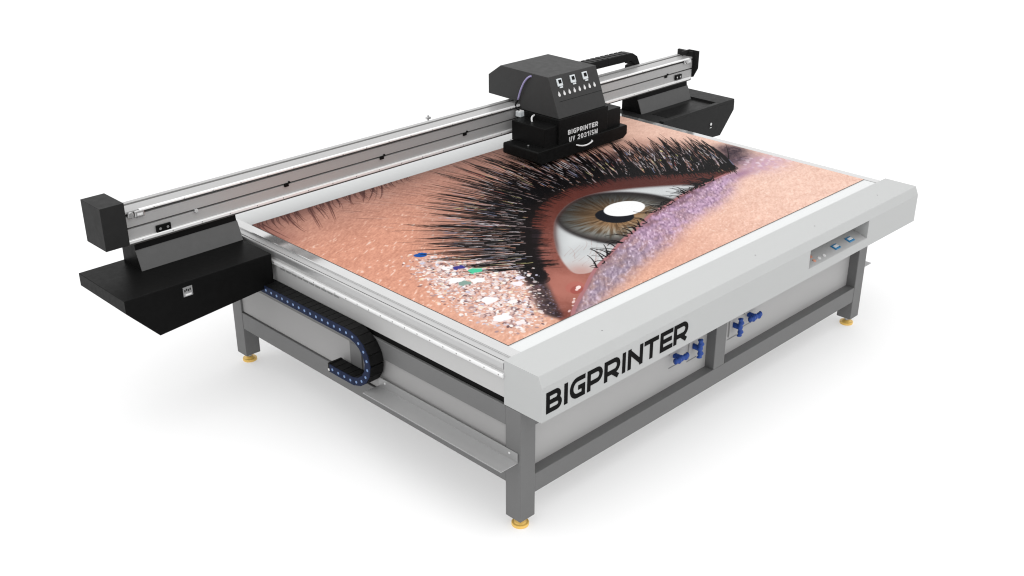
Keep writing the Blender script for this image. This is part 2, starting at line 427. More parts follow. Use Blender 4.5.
# ---- cable tray and cable chain on the left, tray on the right
def cable_tray(x, s, y0, y1):
    t = MB()
    t.prism([(x, .0185), (x, .070), (x+s*.003, .070), (x+s*.003, .0225), (x+s*.105, .0225), (x+s*.105, .0185)], 'y', y0, y1)
    for y in (y0+.05, y1-.05): t.cyl((x+s*.003, y, .052), (s, 0, 0), .006, .002, 10, M['pale'])
    t.build('cable_tray', M['shelf'], P)
cable_tray(-.1115, -1, -.172, .80)
cable_tray(2.9025, 1, -.172, .85)
def chain(name, path, width_axis, w0, w1, thick, pitch, side_mat, dots, parent):
    """drag chain: a row of links along a path in a plane; the side plates carry round pins"""
    mb = MB()
    P2 = [Vector(p) for p in path]
    d = [0]
    for a, b in zip(P2, P2[1:]): d.append(d[-1]+(b-a).length)
    def at(s):
        for i in range(len(P2)-1):
            if s <= d[i+1]: 
                t = (s-d[i])/(d[i+1]-d[i]); return P2[i].lerp(P2[i+1], t), (P2[i+1]-P2[i]).normalized()
        return P2[-1], (P2[-1]-P2[-2]).normalized()
    n_ = round(d[-1]/pitch); pitch = d[-1]/n_
    put = (lambda q_, w: (w, q_.x, q_.y)) if width_axis == 'x' else (lambda q_, w: (q_.x, w, q_.y))
    for k in range(n_):
        gp = .0012 if dots else .007
        a, ta = at(k*pitch+gp); b, tb = at((k+1)*pitch-gp)
        na, nb = Vector((-ta.y, ta.x)), Vector((-tb.y, tb.x))
        h = thick/2
        q4 = [a+na*h, a-na*h, b-nb*h, b+nb*h]
        mb.faces([put(v, w0+.004) for v in q4]+[put(v, w1) for v in q4], [(0, 1, 2, 3), (4, 5, 6, 7), (0, 1, 5, 4), (1, 2, 6, 5), (2, 3, 7, 6), (3, 0, 4, 7)], M['chain'], .002)
        h = thick/2-.001
        a, ta = at(k*pitch-.003 if k else 0); b, tb = at(min((k+1)*pitch+.001, d[-1])); na, nb = Vector((-ta.y, ta.x)), Vector((-tb.y, tb.x))
        q4 = [a+na*h, a-na*h, b-nb*h, b+nb*h]
        sh = .0006*(k % 2)
        mb.faces([put(v, w0+sh) for v in q4]+[put(v, w0+.006) for v in q4], [(0, 1, 2, 3), (4, 5, 6, 7), (0, 1, 5, 4), (1, 2, 6, 5), (2, 3, 7, 6), (3, 0, 4, 7)], side_mat)
        if dots:
            c, _ = at((k+.5)*pitch); cv = put(c, w0+.002)
            mb.cyl(cv, (-1, 0, 0) if width_axis == 'x' else (0, -1, 0), .0075, .003, 12, M['chain_dot'], bevel=.001)
    return mb.build(name, M['chain'], parent)
zt_, zb_, yc = .299, .036, .922
rr = (zt_-zb_)/2
path = [(1.70, zt_)]+[(1.70-(1.70-yc)*i/8, zt_) for i in range(1, 9)]
path += [(yc-rr*1.12*math.sin(R(a)), (zt_+zb_)/2+rr*math.cos(R(a))) for a in range(8, 181, 8)]+[(yc+.05, zb_), (1.096, zb_)]
chain('cable_chain', path, 'x', -.197, -.1115, .045, .050, M['chain_side'], True, P)
eb = MB().box(-.196, -.1115, 1.094, 1.110, zb_-.024, zb_+.026, M['chain'], .002); eb.box(-.199, -.191, 1.096, 1.107, zb_-.016, zb_-.005, M['pale'])
eb.build('chain_bracket', M['chain'], P)

# ---- gantry beam
GX0, GX1 = -.776, 3.935
gb = MB()
gb.prism([(1.955, .637), (1.955, .707), (1.970, .708), (1.970, .716), (1.955, .717), (1.955, .774), (1.972, .775), (1.972, .789), (1.955, .790), (1.955, .800), (2.046, .800), (2.046, .786), (2.070, .786), (2.070, .800), (2.100, .800), (2.100, .637)], 'x', GX0, GX1)
beam = gb.build('gantry_beam', M['beam'], P)
def rail(z0, z1, y0, x0, x1):
    r_ = MB(); r_.prism([(y0, z0+.003), (y0+.003, z0), (1.9545, z0), (1.9545, z1), (y0+.003, z1), (y0, z1-.003)], 'x', x0, x1, M['rail'])
    x = x0+.08
    while x < x1: r_.cyl((x, y0+.0005, (z0+z1)/2), (0, -1, 0), .0034, .0015, 8, M['faint']); x += .17
    r_.build('guide_rail', M['rail'], beam)
rail(.791, .803, 1.940, -.68, 3.88)
for z0, z1, y in ((.7085, .7155, 1.9675), (.7755, .7885, 1.969)): MB().box(GX0+.004, GX1-.004, y, y+.002, z0, z1).build('slot', M['slot'], beam)  # dark strips laid in the beam grooves, shade put in as colour
MB().box(GX0+.004, GX1-.004, 2.0465, 2.0695, .787, .789).build('slot', M['slot'], beam)
MB().box(GX0+.01, GX1-.02, 1.9425, 2.09, .6262, .6335).build('lower_lip', M['slot'], beam)
rail(.634, .652, 1.938, GX0+.01, GX1-.02)
sc_ = MB
for x in (.203, .882, 1.555, 3.615):
    s_ = MB(); s_.box(x-.018, x+.010, 1.947, 1.9548, .697, .715, M['black'], .001); s_.cyl((x+.016, 1.955, .719), (0, -1, 0), .006, .008, 10, M['black']); s_.cyl((x-.010, 1.948, .703), (0, -1, 0), .004, .003, 10, M['black'])
    s_.build('clamp', M['black'], beam)
for x0, x1, zz in ((-.602, -.520, .688), (3.722, 3.800, .695)):
    t = MB(); t.box(x0, x1, 1.943, 1.9548, zz-.036, zz, M['black'], .002)
    for x in (x0+.02, x1-.02): t.cyl((x, 1.944, zz-.018), (0, -1, 0), .007, .003, 12, M['steel'])
    t.build('terminal_block', M['black'], beam)
for x in (-.70, 3.86):
    c = MB(); c.cyl((x-.028, 1.9548, .781), (0, -1, 0), .017, .014, 18, M['steel'], bevel=.002); c.cyl((x-.028, 1.942, .781), (0, -1, 0), .008, .003, 12, M['faint'])
    c.box(x-.008, x+.045, 1.940, 1.9548, .762, .798, M['steel'], .004); c.box(x+.004, x+.034, 1.937, 1.941, .772, .784, M['pale'], .001)
    c.build('rail_stop', M['steel'], beam)
c = MB(); c.cyl((-.367, 1.9548, .708), (0, -1, 0), .012, .012, 16, M['bright'], bevel=.002); c.build('end_plug', M['bright'], beam)
MB().box(-.902, -.775, 1.900, 2.103, .647, .872, bevel=.002).build('end_box', M['dark'], beam)
ec = MB()
ec.prism([(1.915, .846), (1.916, .713), (1.955, .640), (2.012, .640), (2.012, .846)], 'x', 3.958, 3.966)
ec.box(3.868, 3.958, 2.000, 2.012, .812, .846)
ec.box(3.936, 3.958, 1.962, 2.1, .640, .839)
ec.build('end_plate', M['dark'], beam)
f_ = MB(); f_.cyl((1.455, 2.19, .74), (0, 0, 1), .005, .06, 10, M['steel']); f_.box(1.44, 1.47, 2.18, 2.2, .775, .79, M['steel'], .002); f_.box(1.44, 1.47, 2.10, 2.2, .738, .744, M['steel'])
f_.build('rear_bracket', M['steel'], beam)

# ---- side trays under the gantry, each with a sloped cover
def side_tray(inner, outer, top_z, sticker, right):
    s = 1 if outer > inner else -1
    lip, cut = .068, .158
    y0, y1 = 1.640, 2.120
    t = MB()
    zbi = .305 if not right else .28
    t.prism([(inner, top_z), (outer, top_z), (outer, top_z-lip), (outer-s*cut, .247), (inner, zbi)], 'y', y0, y1, bevel=.003)
    if right:
        t.prism([(3.895, top_z-.002), (outer-.001, top_z-.002), (outer-.003, top_z+.018), (3.895, top_z+.018)], 'y', y0+.001, y1-.02, bevel=.002)
        t.prism([(inner+.02, top_z-.002), (3.8945, top_z-.002), (3.8945, top_z+.018), (inner+.02, top_z+.018)], 'y', y0+.001, y0+.04, bevel=.002)
        t.box(3.35, 3.88, 1.70, 1.86, top_z-.001, top_z+.002, M['carbody'])
    o = t.build('side_tray', M['black'] if not right else M['dark'], P)
    if not right: a, b = -.730, -.134
    else: a, b = 3.285, 3.888
    mt = MB(); mt.prism([(1.915, top_z-.001), (1.953, .587), (1.958, .6255), (2.10, .6255), (2.10, top_z-.001)], 'x', a+.002, b-.002)
    mt.build('gantry_support', M['black'], o)
    cv = MB()
    n1 = Vector((-.925, .38))*.005
    cv.prism([(1.906, top_z+.001), (1.947, .587), (1.952, .589), (1.958, .587), (1.950, .582), (1.913, top_z+.001)], 'x', a, b, bevel=.0008)
    cv.build('sloped_cover', M['cover'], o)
    sx, sz, hw = sticker
    st = MB(); st.box(sx-hw, sx+hw, y0-.0015, y0+.001, sz-.026*hw/.026, sz+.026*hw/.026, M['steel'] if not right else M['dark'])
    if not right:
        st.box(sx-hw+.003, sx+hw-.003, y0-.0025, y0, sz-.006, sz+.023, M['faint'])
        for k in range(4): st.box(sx-.02+k*.010, sx-.013+k*.010, y0-.003, y0, sz+.004*(k % 2), sz+.012+.004*(k % 2), M['dark'])
        st.box(sx-.015, sx+.018, y0-.003, y0, sz-.021, sz-.012, M['pale'])
    else:
        st.cyl((sx, y0, sz+.012), (0, -1, 0), .011, .004, 14, M['pale']); st.box(sx-.012, sx+.010, y0-.003, y0, sz-.018, sz-.013, M['pale'])
    st.build('sticker', M['steel'], o)
side_tray(-.1335, -.968, .487, (-.634, .434, .026), False)
side_tray(3.185, 4.085, .487, (3.792, .352, .02), True)

# ---- drag chain behind the carriage
pth = [(2.40, .885), (3.22, .885)]+[(3.22+.075*math.sin(R(a)), .846+.039*math.cos(R(a))) for a in range(15, 181, 15)]+[(2.55, .807)]
pth = [(2.30, .868), (3.00, .866), (3.385, .862)]+[(3.385+.088*math.sin(R(a)), .772+.090*math.cos(R(a))) for a in range(12, 181, 12)]+[(2.6, .682)]
chain('cable_chain', pth, 'y', 2.118, 2.215, .058, .052, M['chain'], False, beam)

# ---- print carriage
ca = MB()
ca.prism([(1.812, .545), (1.812, .606), (1.820, .612), (2.682, .612), (2.690, .604), (2.690, .548), (2.652, .524), (1.850, .524)], 'y', 1.557, 1.872, bevel=.004)
ca.box(1.906, 2.652, 1.590, 1.885, .608, .738, bevel=.004)
ca.box(2.022, 2.502, 1.574, 1.936, .560, .776, bevel=.003)
carriage = ca.build('carriage', M['carbody'], P)
hp = [(1.588, .7765), (1.690, 1.029), (2.122, 1.033), (2.236, .955), (2.236, .826), (1.945, .822), (1.935, .7765)]
hd = MB(); hd.prism(hp, 'x', 2.036, 2.496, bevel=.003)
hood = hd.build('hood', M['hood'], carriage)
HN = Vector((0, -(1.029-.7765), (1.690-1.588))).normalized()      # outward normal of the slanted front
HT = Vector((0, 1.690-1.588, 1.029-.7765)).normalized()
H0 = Vector((0, 1.588, .7765))
def on_hood(x, z, h=0): 
    t = (z-.7765)/HT.z; return Vector((x, H0.y+HT.y*t, z))+HN*h
def hslab(mb, x, z, hx, hz, h, mat, bevel=.001):
    c = on_hood(x, z); v = []
    for sx in (-1, 1):
        for sz in (-1, 1):
            for t in (-.001, h): v.append(c+Vector((sx*hx, 0, 0))+HT*sz*hz+HN*t)
    mb.faces(v, [(0, 1, 3, 2), (4, 6, 7, 5), (0, 4, 5, 1), (2, 3, 7, 6), (0, 2, 6, 4), (1, 5, 7, 3)], mat, bevel)
for x, z in ((2.122, .985), (2.248, .986), (2.366, .987)):
    s_ = MB(); hslab(s_, x, z, .0235, .025, .008, M['switch'], .003); hslab(s_, x, z+.004, .012, .012, .012, M['carbody'], .002); hslab(s_, x+.006, z-.03, .014, .005, .005, M['switch'], .001)
    s_.build('switch', M['switch'], carriage)
for k in range(8):
    x, z = 2.094+k*(2.435-2.094)/7, .917+.002*k/7
    pr_ = [(0, .019), (.0035, .011), (.0072, .004)]+[(.0098*math.cos(R(a)), -.005+.0098*math.sin(R(a))) for a in (15, -10, -40, -70, -90, -110, -140, -170, -195)]+[(-.0072, .004), (-.0035, .011)]
    s_ = MB(); c = on_hood(x, z)
    vv = [c+Vector((a, 0, 0))+HT*b+HN*t for t in (-.001, .003) for a, b in pr_]
    q = len(pr_); s_.faces(vv, [tuple(range(q)), tuple(range(q, 2*q))]+[(i, (i+1) % q, q+(i+1) % q, q+i) for i in range(q)], M['pale'])
    s_.build('drop_emblem', M['pale'], carriage)
sm = MB(); hslab(sm, 2.285, .874, .205, .0012, .0008, M['carbody'], 0); sm.build('hood_seam', M['carbody'], carriage)
# lettering on the carriage front
it = []
def line(text, x0, x1, z, h, s, gap):
    n_ = {'I': .35, 'i': .35, ' ': .5, '1': .7, 'M': 1.25, 'N': 1.05}
    tot = sum(n_.get(c_, 1) for c_ in text)+gap*(len(text)-1)
    k = (x1-x0)/tot; x = x0; out = []
    for c_ in text:
        w_ = n_.get(c_, 1)*k
        out += [([(a, b+z) for a, b in p_], hw, cl_) for p_, hw, cl_ in glyph(c_, x, x+w_, h, s)]
        x += w_+gap*k
    return out
it += line('BIGPRINTER', 2.108, 2.400, .661, .032, .0036, .28)
it += line('UV 2031iSM', 2.120, 2.398, .610, .034, .0033, .36)
lettering('lettering', it, (0, 1.574, 0), (1, 0, 0), (0, 0, 1), (0, -1, 0), M['pale'], carriage, depth=.001)
h_ = MB(); h_.tube([(2.172, 1.572, .585), (2.174, 1.556, .583)]+[tuple(v) for v in curve((2.178, 1.545, .582), (2.245, 1.538, .570), (2.318, 1.545, .580))]+[(2.322, 1.556, .581), (2.324, 1.572, .583)], .0052, 10)
h_.build('handle', M['pale'], carriage)
h_ = MB(); h_.tube([tuple(v) for v in curve((1.972, 1.765, .735), (1.995, 1.785, .764), (2.06, 1.80, .757), 14)], .006, 10); h_.build('handle', M['pale'], carriage)
for y in (1.86, 1.70):
    s_ = MB(); s_.cyl((1.872, y, .612), (0, 0, 1), .0075, .006, 14, M['steel'], bevel=.001); s_.build('screw', M['steel'], carriage)
s_ = MB(); s_.box(1.985, 2.028, 1.886, 1.93, .738, .772, M['switch'], .003); s_.box(1.989, 2.024, 1.89, 1.926, .772, .777, M['pale'], .002); s_.build('connector', M['switch'], carriage)
w_ = MB()
wp = [tuple(v) for v in curve((2.037, 1.835, 1.012), (2.018, 1.885, .965), (2.024, 1.945, .838), 14)]
w_.tube(wp, .0065, 10, M['wire'])
w_.tube([wp[-1]]+[tuple(v) for v in curve((2.022, 1.948, .828), (2.0, 1.945, .80), (2.0, 1.91, .777), 8)], .006, 8, M['carbody'])
w_.build('wire', M['wire'], carriage)
for z in (.70, .728):
    s_ = MB(); s_.box(2.496, 2.53, 1.90, 1.936, z-.010, z+.010, M['carbody'], .002); s_.cyl((2.535, 1.935, z), (0, -1, 0), .006, .03, 10, M['carbody']); s_.build('belt_clip', M['carbody'], carriage)


INK = 0.64

def paint_print(NX, NY, W=3.1, H=2.026, SS=2):
    """The artwork on the printed sheet (a macro of a made-up eye), as sRGB 0..1, NY x NX x 3, row 0 at the front edge."""
    w, h = NX*SS, NY*SS
    rng = np.random.default_rng(7)
    X, Y = np.meshgrid((np.arange(w)+.5)/w*W, (np.arange(h)+.5)/h*H)
    X = X.astype(np.float32); Y = Y.astype(np.float32)
    ppm = w/W
    def blur(a, r):
        k = max(1, int(r*ppm))
        for ax in (0, 1):
            for _ in range(2):
                p = np.pad(a, [(k+1, k) if i == ax else (0, 0) for i in range(2)], mode='edge')
                c = np.cumsum(p, axis=ax, dtype=np.float64)
                a = (np.take(c, range(2*k+1, c.shape[ax]), ax)-np.take(c, range(0, c.shape[ax]-2*k-1), ax))/(2*k+1)
        return a.astype(np.float32)
    def noise(sx, sy, ang=0., seed=None):
        c, s = np.cos(ang), np.sin(ang)
        U = (X*c+Y*s)/sx+50; V = (-X*s+Y*c)/sy+50
        N = 512
        g = rng.random((N, N), dtype=np.float32)
        i = np.floor(U).astype(int); j = np.floor(V).astype(int)
        f = U-i; q = V-j
        f = f*f*(3-2*f); q = q*q*(3-2*q)
        G = lambda a, b: g[b % N, a % N]
        return (G(i, j)*(1-f)+G(i+1, j)*f)*(1-q)+(G(i, j+1)*(1-f)+G(i+1, j+1)*f)*q
    def smooth(pts, n=8, closed=True):
        P = np.array(pts, float); m = len(P); out = []
        for k in range(m if closed else m-1):
            idx = [(k-1), k, k+1, k+2]
            a, b, c, d = [P[i % m] if closed else P[min(max(i, 0), m-1)] for i in idx]
            for t in np.linspace(0, 1, n, endpoint=False):
                out.append(.5*((2*b)+(c-a)*t+(2*a-5*b+4*c-d)*t*t+(3*b-a-3*c+d)*t**3))
        if not closed: out.append(P[-1])
        return np.array(out)
    def poly(pts, soft=.006, sm=True):
        P = smooth(pts) if sm else np.array(pts, float)
        m = np.zeros((h, w), bool)
        ys = Y[:, 0]; xs = X[0]
        x0, y0 = P[:, 0], P[:, 1]; x1, y1 = np.roll(x0, -1), np.roll(y0, -1)
        for r in range(h):                                   # scanline fill
            y = ys[r]; k = (y0 > y) != (y1 > y)
            if not k.any(): continue
            xc = np.sort(x0[k]+(y-y0[k])/(y1[k]-y0[k])*(x1[k]-x0[k]))
            for a, b in zip(xc[::2], xc[1::2]): m[r, np.searchsorted(xs, a):np.searchsorted(xs, b)] = True
        m = m.astype(np.float32)
        return blur(m, soft) if soft else m
    img = np.zeros((h, w, 3), np.float32)
    def col(*c): return np.array(c, np.float32)/255
    def over(c, m):
        nonlocal img
        c = np.asarray(c, np.float32)
        img = img*(1-m[..., None])+c*m[..., None]
    def stroke(pts, w0, w1, c, al=1., n=14):
        """quadratic curve through 3 points, tapering from w0 to w1 (half widths, metres)"""
        a, b, d = [np.array(p, float) for p in pts]
        mid = 2*b-.5*a-.5*d
        t = np.linspace(0, 1, n)[:, None]
        P = (1-t)**2*a+2*t*(1-t)*mid+t*t*d
        wd = w0+(w1-w0)*t[:, 0]
        pad = max(w0, w1)+2/ppm
        for k in range(n-1):
            p, q = P[k], P[k+1]
            i0 = int((min(p[0], q[0])-pad)*ppm); i1 = int((max(p[0], q[0])+pad)*ppm)+2
            j0 = int((min(p[1], q[1])-pad)*ppm); j1 = int((max(p[1], q[1])+pad)*ppm)+2
            i0, j0 = max(i0, 0), max(j0, 0); i1, j1 = min(i1, w), min(j1, h)
            if i1 <= i0 or j1 <= j0: continue
            xx, yy = X[j0:j1, i0:i1], Y[j0:j1, i0:i1]
            v = q-p; L = v@v+1e-12
            s = np.clip(((xx-p[0])*v[0]+(yy-p[1])*v[1])/L, 0, 1)
            dd = np.hypot(xx-p[0]-s*v[0], yy-p[1]-s*v[1])
            hw = wd[k]+(wd[k+1]-wd[k])*s
            m = np.clip((hw-dd)*ppm+.5, 0, 1)*np.minimum(1, hw*ppm*2)*al
            # each segment owns its own stretch, so the joints are not laid down twice
            m = np.where((s <= 0) & (k > 0), 0, m)
            img[j0:j1, i0:i1] = img[j0:j1, i0:i1]*(1-m[..., None])+np.asarray(c, np.float32)*m[..., None]
    def blob(x, y, a, b, ang, c, al=1., soft=.5):
        r = max(a, b)*1.2+2/ppm
        i0, i1 = max(int((x-r)*ppm), 0), min(int((x+r)*ppm)+2, w); j0, j1 = max(int((y-r)*ppm), 0), min(int((y+r)*ppm)+2, h)
        if i1 <= i0 or j1 <= j0: return
        xx, yy = X[j0:j1, i0:i1]-x, Y[j0:j1, i0:i1]-y
        cs, sn = np.cos(ang), np.sin(ang)
        d = np.hypot((xx*cs+yy*sn)/a, (-xx*sn+yy*cs)/b)
        m = np.clip((1-d)*min(a, b)*ppm*soft+.5, 0, 1)*al
        img[j0:j1, i0:i1] = img[j0:j1, i0:i1]*(1-m[..., None])+np.asarray(c, np.float32)*m[..., None]
    def along(pts, t):
        P = np.array(pts); k = t*(len(P)-1); i = np.minimum(k.astype(int), len(P)-2); f = (k-i)[..., None]
        return P[i]*(1-f)+P[i+1]*f
    def sstep(a, b, x):
        t = np.clip((x-a)/(b-a), 0, 1); return t*t*(3-2*t)

    OPEN = [(.787,.308),(.819,.404),(.897,.526),(1.004,.652),(1.126,.775),(1.269,.89),(1.45,.982),(1.616,1.016),(1.77,.998),(1.929,.93),(2.067,.85),(2.192,.762),(2.276,.69),(2.30,.655),(2.12,.632),(1.9,.588),(1.707,.559),(1.475,.477),(1.283,.421),(1.097,.348),(.933,.29),(.85,.266)]
    LOW = [(2.6,.66),(2.42,.655),(2.282,.643),(2.12,.63),(1.9,.588),(1.707,.559),(1.475,.477),(1.283,.421),(1.097,.348),(.933,.29),(.82,.235),(.702,.167),(.58,.1),(.466,.034),(.40,-.02)]
    BAND = LOW+[(.50,-.05),(.60,.0),(.743,.046),(.903,.087),(1.107,.15),(1.382,.20),(1.641,.29),(1.887,.345),(2.078,.37),(2.25,.42),(2.42,.50),(2.55,.58)]
    LINER = [(.973,.944),(1.078,.838),(.9,.683),(.74,.493),(.669,.43),(.547,.26),(.44,.11),(.385,.03),(.345,.04),(.352,.152),(.49,.358),(.61,.554),(.64,.66),(.78,.80)]
    BASE = smooth([(.60,.40),(.70,.578),(.849,.766),(.993,.924),(1.17,1.068),(1.35,1.162),(1.56,1.216),(1.785,1.218),(1.963,1.17),(2.198,1.042),(2.405,.888),(2.58,.77),(2.70,.705)], 10, False)
    TIPS = smooth([(.33,.60),(.37,.83),(.42,1.14),(.60,1.40),(.86,1.70),(1.22,1.93),(1.62,2.05),(1.95,2.0),(2.28,1.84),(2.62,1.66),(2.86,1.48),(3.0,1.31),(3.06,1.203)], 10, False)
    INNER = [(.50,.20),(.62,.36),(.77,.56),(.865,.68),(1.00,.85),(1.16,1.01),(1.34,1.12),(1.45,1.16),(1.566,1.18),(1.75,1.19),(1.90,1.16),(2.10,1.06),(2.30,.92),(2.50,.79),(2.70,.70)]

    # ---- skin
    t = sstep(.2, 2.6, X-Y*.55)[..., None]
    img = col(224,160,135)*(1-t)+col(250,210,192)*t
    d = sstep(1.3, 2.05, Y)*(1-sstep(2.3, 2.9, X))
    over(col(190,142,128), d*.75)
    over(col(238,190,166), sstep(.9, .1, Y)*(1-sstep(.6, 1.6, X))*.6)
    n1 = noise(.05, .012, .55); n2 = noise(.022, .008, .5); n3 = noise(.10, .05, -.3); n4 = noise(.010, .006, .8)
    tex = (n1-.5)*.4+(n2-.5)*.6+(n4-.5)*.55
    img = img*(1+(.19*(1-.40*sstep(.9, 1.6, X))*tex+.05*(n3-.5))[..., None]*np.array([.8,1.,1.05], np.float32))
    sp = np.clip((n2*n1-.52)*5, 0, 1)*(1-sstep(.7, 1.3, X))*(1-sstep(1.4, 1.8, Y))
    over(col(252,226,212), sp*.75)
    sp = np.clip((n4*n2-.5)*4, 0, 1)*sstep(1.0, 1.8, X)*(1-sstep(.5, .75, Y))
    over(col(255,236,222), sp*.55)
    over(col(226,164,142), np.clip((.30-n4*n2*1.5)*3, 0, 1)*.25*sstep(.7, .5, Y)*sstep(.7, 1., X))
    # crease above the lashes, lid skin under the lashes
    lid = poly(list(map(tuple, BASE[::6]))+[(2.86,.82),(2.96,1.1),(2.8,1.45),(2.45,1.62),(2.0,1.76),(1.6,1.85),(1.2,1.72),(.85,1.5),(.6,1.25),(.5,1.0),(.5,.8)], .07)
    over(col(172,128,116), lid*.55)
    lid2 = poly(list(map(tuple, BASE[::6]))+[(2.85,.95),(2.72,1.25),(2.4,1.42),(2.0,1.52),(1.6,1.56),(1.2,1.42),(.92,1.22),(.7,1.0),(.6,.78)], .06)
    over(col(84,62,60), lid2*.62)
    over(col(40,30,32), lid2*sstep(1.3, 2.0, X)*.55)
    # smoke and pink shimmer past the outer corner
    dk = np.exp(-(((X-2.86)/.15)**2+((Y-.80)/.13)**2))+np.exp(-(((X-3.02)/.09)**2+((Y-.93)/.10)**2))
    over(col(58,44,54), np.clip(dk*1.15, 0, 1)*(.85+.25*(noise(.03,.02,.4)-.5)+.25*(noise(.012,.008,.9)-.5)))
    pk = np.exp(-(((X-2.93)/.22)**2+((Y-.62)/.13)**2))
    over(col(212,172,198), np.clip(pk, 0, 1)*(.75+.6*(noise(.03,.02,.5)-.5)))
    over(col(250,232,244), np.clip(pk, 0, 1)*np.clip((noise(.05,.03,.3)*noise(.03,.02,.9)-.28)*4, 0, 1)*.85)
    over(col(150,110,150), np.clip(np.exp(-(((X-2.62)/.16)**2+((Y-.60)/.055)**2)), 0, 1)*.7)
    # ---- red brown inner rim of the upper lid, down to the inner corner
    rim = poly(INNER+[(2.6,.66),(2.282,.60),(1.9,.52),(1.3,.38),(.9,.25),(.6,.09),(.40,-.03),(.34,-.02),(.37,.06)], .01)
    rc = col(132,76,66)+(noise(.05,.05)-.5)[..., None]*.10+(noise(.012,.008,.6)-.5)[..., None]*.07
    over(rc, rim)
    over(col(190,122,108), rim*np.clip(1.2*np.exp(-(((X-.64)/.22)**2+((Y-.25)/.25)**2)), 0, 1)*.85)
    over(col(88,42,35), rim*sstep(.62, 1.1, Y)*.78)
    rootd = blur(poly(list(map(tuple, BASE[::4]))+[(2.9,1.0),(2.0,1.5),(1.2,1.4),(.6,1.0),(.4,.6)], 0), .06)
    over(col(48,24,22), rim*np.clip(rootd*1.3, 0, 1)*.7)
    over(col(80,40,36), rim*sstep(1.35, 2.1, X)*.75)
    over(col(60,30,30), rim*sstep(-.02, .10, Y-(1.18-.45*np.clip(X-1.75,0,2)-.05))*sstep(1.3,1.7,X)*.55)
    # ---- eyeball
    eye = poly(OPEN, .005)
    n = noise(.2, .12)
    sc = col(226,229,230)*np.ones((h, w, 1), np.float32)
    sc = sc*(1-.10*n[..., None])
    over(sc, eye)
    over(col(196,148,138), eye*np.exp(-(((X-.82)/.10)**2+((Y-.30)/.10)**2))*.75)
    edge = eye*(1-blur(poly(OPEN, 0), .05)); edge2 = eye*(1-blur(poly(OPEN, 0), .02))
    over(col(120,122,124), np.clip(edge*1.5, 0, 1)*.45*sstep(.45, .6, Y))
    for k in range(26):                                       # veins
        x0, y0 = rng.uniform(.88, 1.25), rng.uniform(.32, .5)
        L = rng.uniform(.05, .16); a = rng.uniform(.1, 1.0)
        stroke([(x0, y0), (x0+L*.5*np.cos(a)+rng.normal(0, .01), y0+L*.5*np.sin(a)), (x0+L*np.cos(a), y0+L*np.sin(a))], .0018, .0008, col(178,150,146), .5)
    cx, cy, R = 1.57, .622, .417
    dx, dy = X-cx, Y-cy; r = np.hypot(dx, dy)/R; th = np.arctan2(dy, dx)
    pcx, pcy, pr = 1.535, .688, .110
    rp = np.hypot(X-pcx, Y-pcy); tp = np.arctan2(Y-pcy, X-pcx)
    q = np.clip((rp-pr)/(R-pr*1.1), 0, 1)                    # 0 at the pupil, 1 at the limbus
    K = 420; ang = (th/(2*np.pi)+.5)*K
    def fibre(K, radial):
        g = rng.random((K, 40)).astype(np.float32)
        a = (tp/(2*np.pi)+.5)*K; b = q*radial
        i = np.floor(a).astype(int); j = np.clip(np.floor(b).astype(int), 0, 38); f = a-i; e = b-j
        return (g[i % K, j]*(1-f)+g[(i+1) % K, j]*f)*(1-e)+(g[i % K, j+1]*(1-f)+g[(i+1) % K, j+1]*f)*e
    fb = fibre(150, 4)*.6+fibre(330, 7)*.4
    ic = np.empty((h, w, 3), np.float32)
    amber, grey, dark = col(170,118,68), col(112,112,108), col(56,50,48)
    ta = (sstep(.72, .05, q+(fb-.5)*.9)*.66)[..., None]
    ic = grey*(1-ta)+amber*ta
    tb = sstep(.62, .98, q+(fb-.5)*.25)[..., None]
    ic = ic*(1-tb)+dark*tb
    ic = ic*(.45+1.05*fb[..., None])
    bl = sstep(.30, .62, fb)*np.exp(-((q-.42)/.2)**2)*sstep(.72, .5, Y)
    ic = ic*(1-.45*bl[..., None])+col(206,196,176)*.45*bl[..., None]
    up = sstep(.55, 1.0, Y)[..., None]
    ic = ic*(1-.50*up)
    iris = eye*np.clip((1-r)*R/.022, 0, 1)
    over(ic, iris)
    over(col(40,36,38), np.exp(-((r-.97)/.05)**2)*eye*.55)
    over(col(14,16,24), np.clip((pr-rp)/.008+.5, 0, 1)*eye)
    over(col(70,36,32), eye*sstep(.80, .95, Y-(.12*np.clip(1-(X-1.6)**2*2,0,1)))*.0)
    hl = np.hypot((X-1.663)/.144, (Y-.722)/.098)
    over(col(255,255,255), np.clip((1-hl)/.05+.5, 0, 1))
    sh = eye*sstep(.0, .09, np.float32(0)+edge)*sstep(.62, .85, Y)   # the lid's darker line over the ball
    over(col(72,40,38), np.clip(edge2*2.2, 0, 1)*.7*sstep(.45, .65, Y))
    # ---- lower lid: rim, mauve shimmer band, peach skin below
    band = poly(BAND, .045)*poly(LOW+[(.4,-.2),(3.0,-.2),(3.0,.60)], .006, False)
    fade = 1-.75*sstep(.10, .42, X*.0+np.clip(((.19+X*.13)-Y)*3.0, 0, 1))
    b1 = noise(.030, .009, .75); b2 = noise(.016, .006, .6); b3 = noise(.06, .03, .4)
    mauve = col(172,138,172)*(1-sstep(.7, 1.9, X)[..., None]*.0)
    mm = sstep(1.6, 1.0, X)[..., None]
    mauve = col(186,154,184)*(1-mm)+col(158,143,162)*mm
    mauve = mauve*(.86+.26*b1*1.0+.25*(b3-.5))[..., None]
    over(mauve, np.clip(band*(.70+.6*b3), 0, 1)*.92)
    over(col(246,226,244), band*np.clip((b1*b2-.40)*4, 0, 1)*.62)
    over(col(110,84,116), band*np.clip((.18-b1*b2)*5, 0, 1)*.45)
    lowS = smooth(LOW, 8, False)
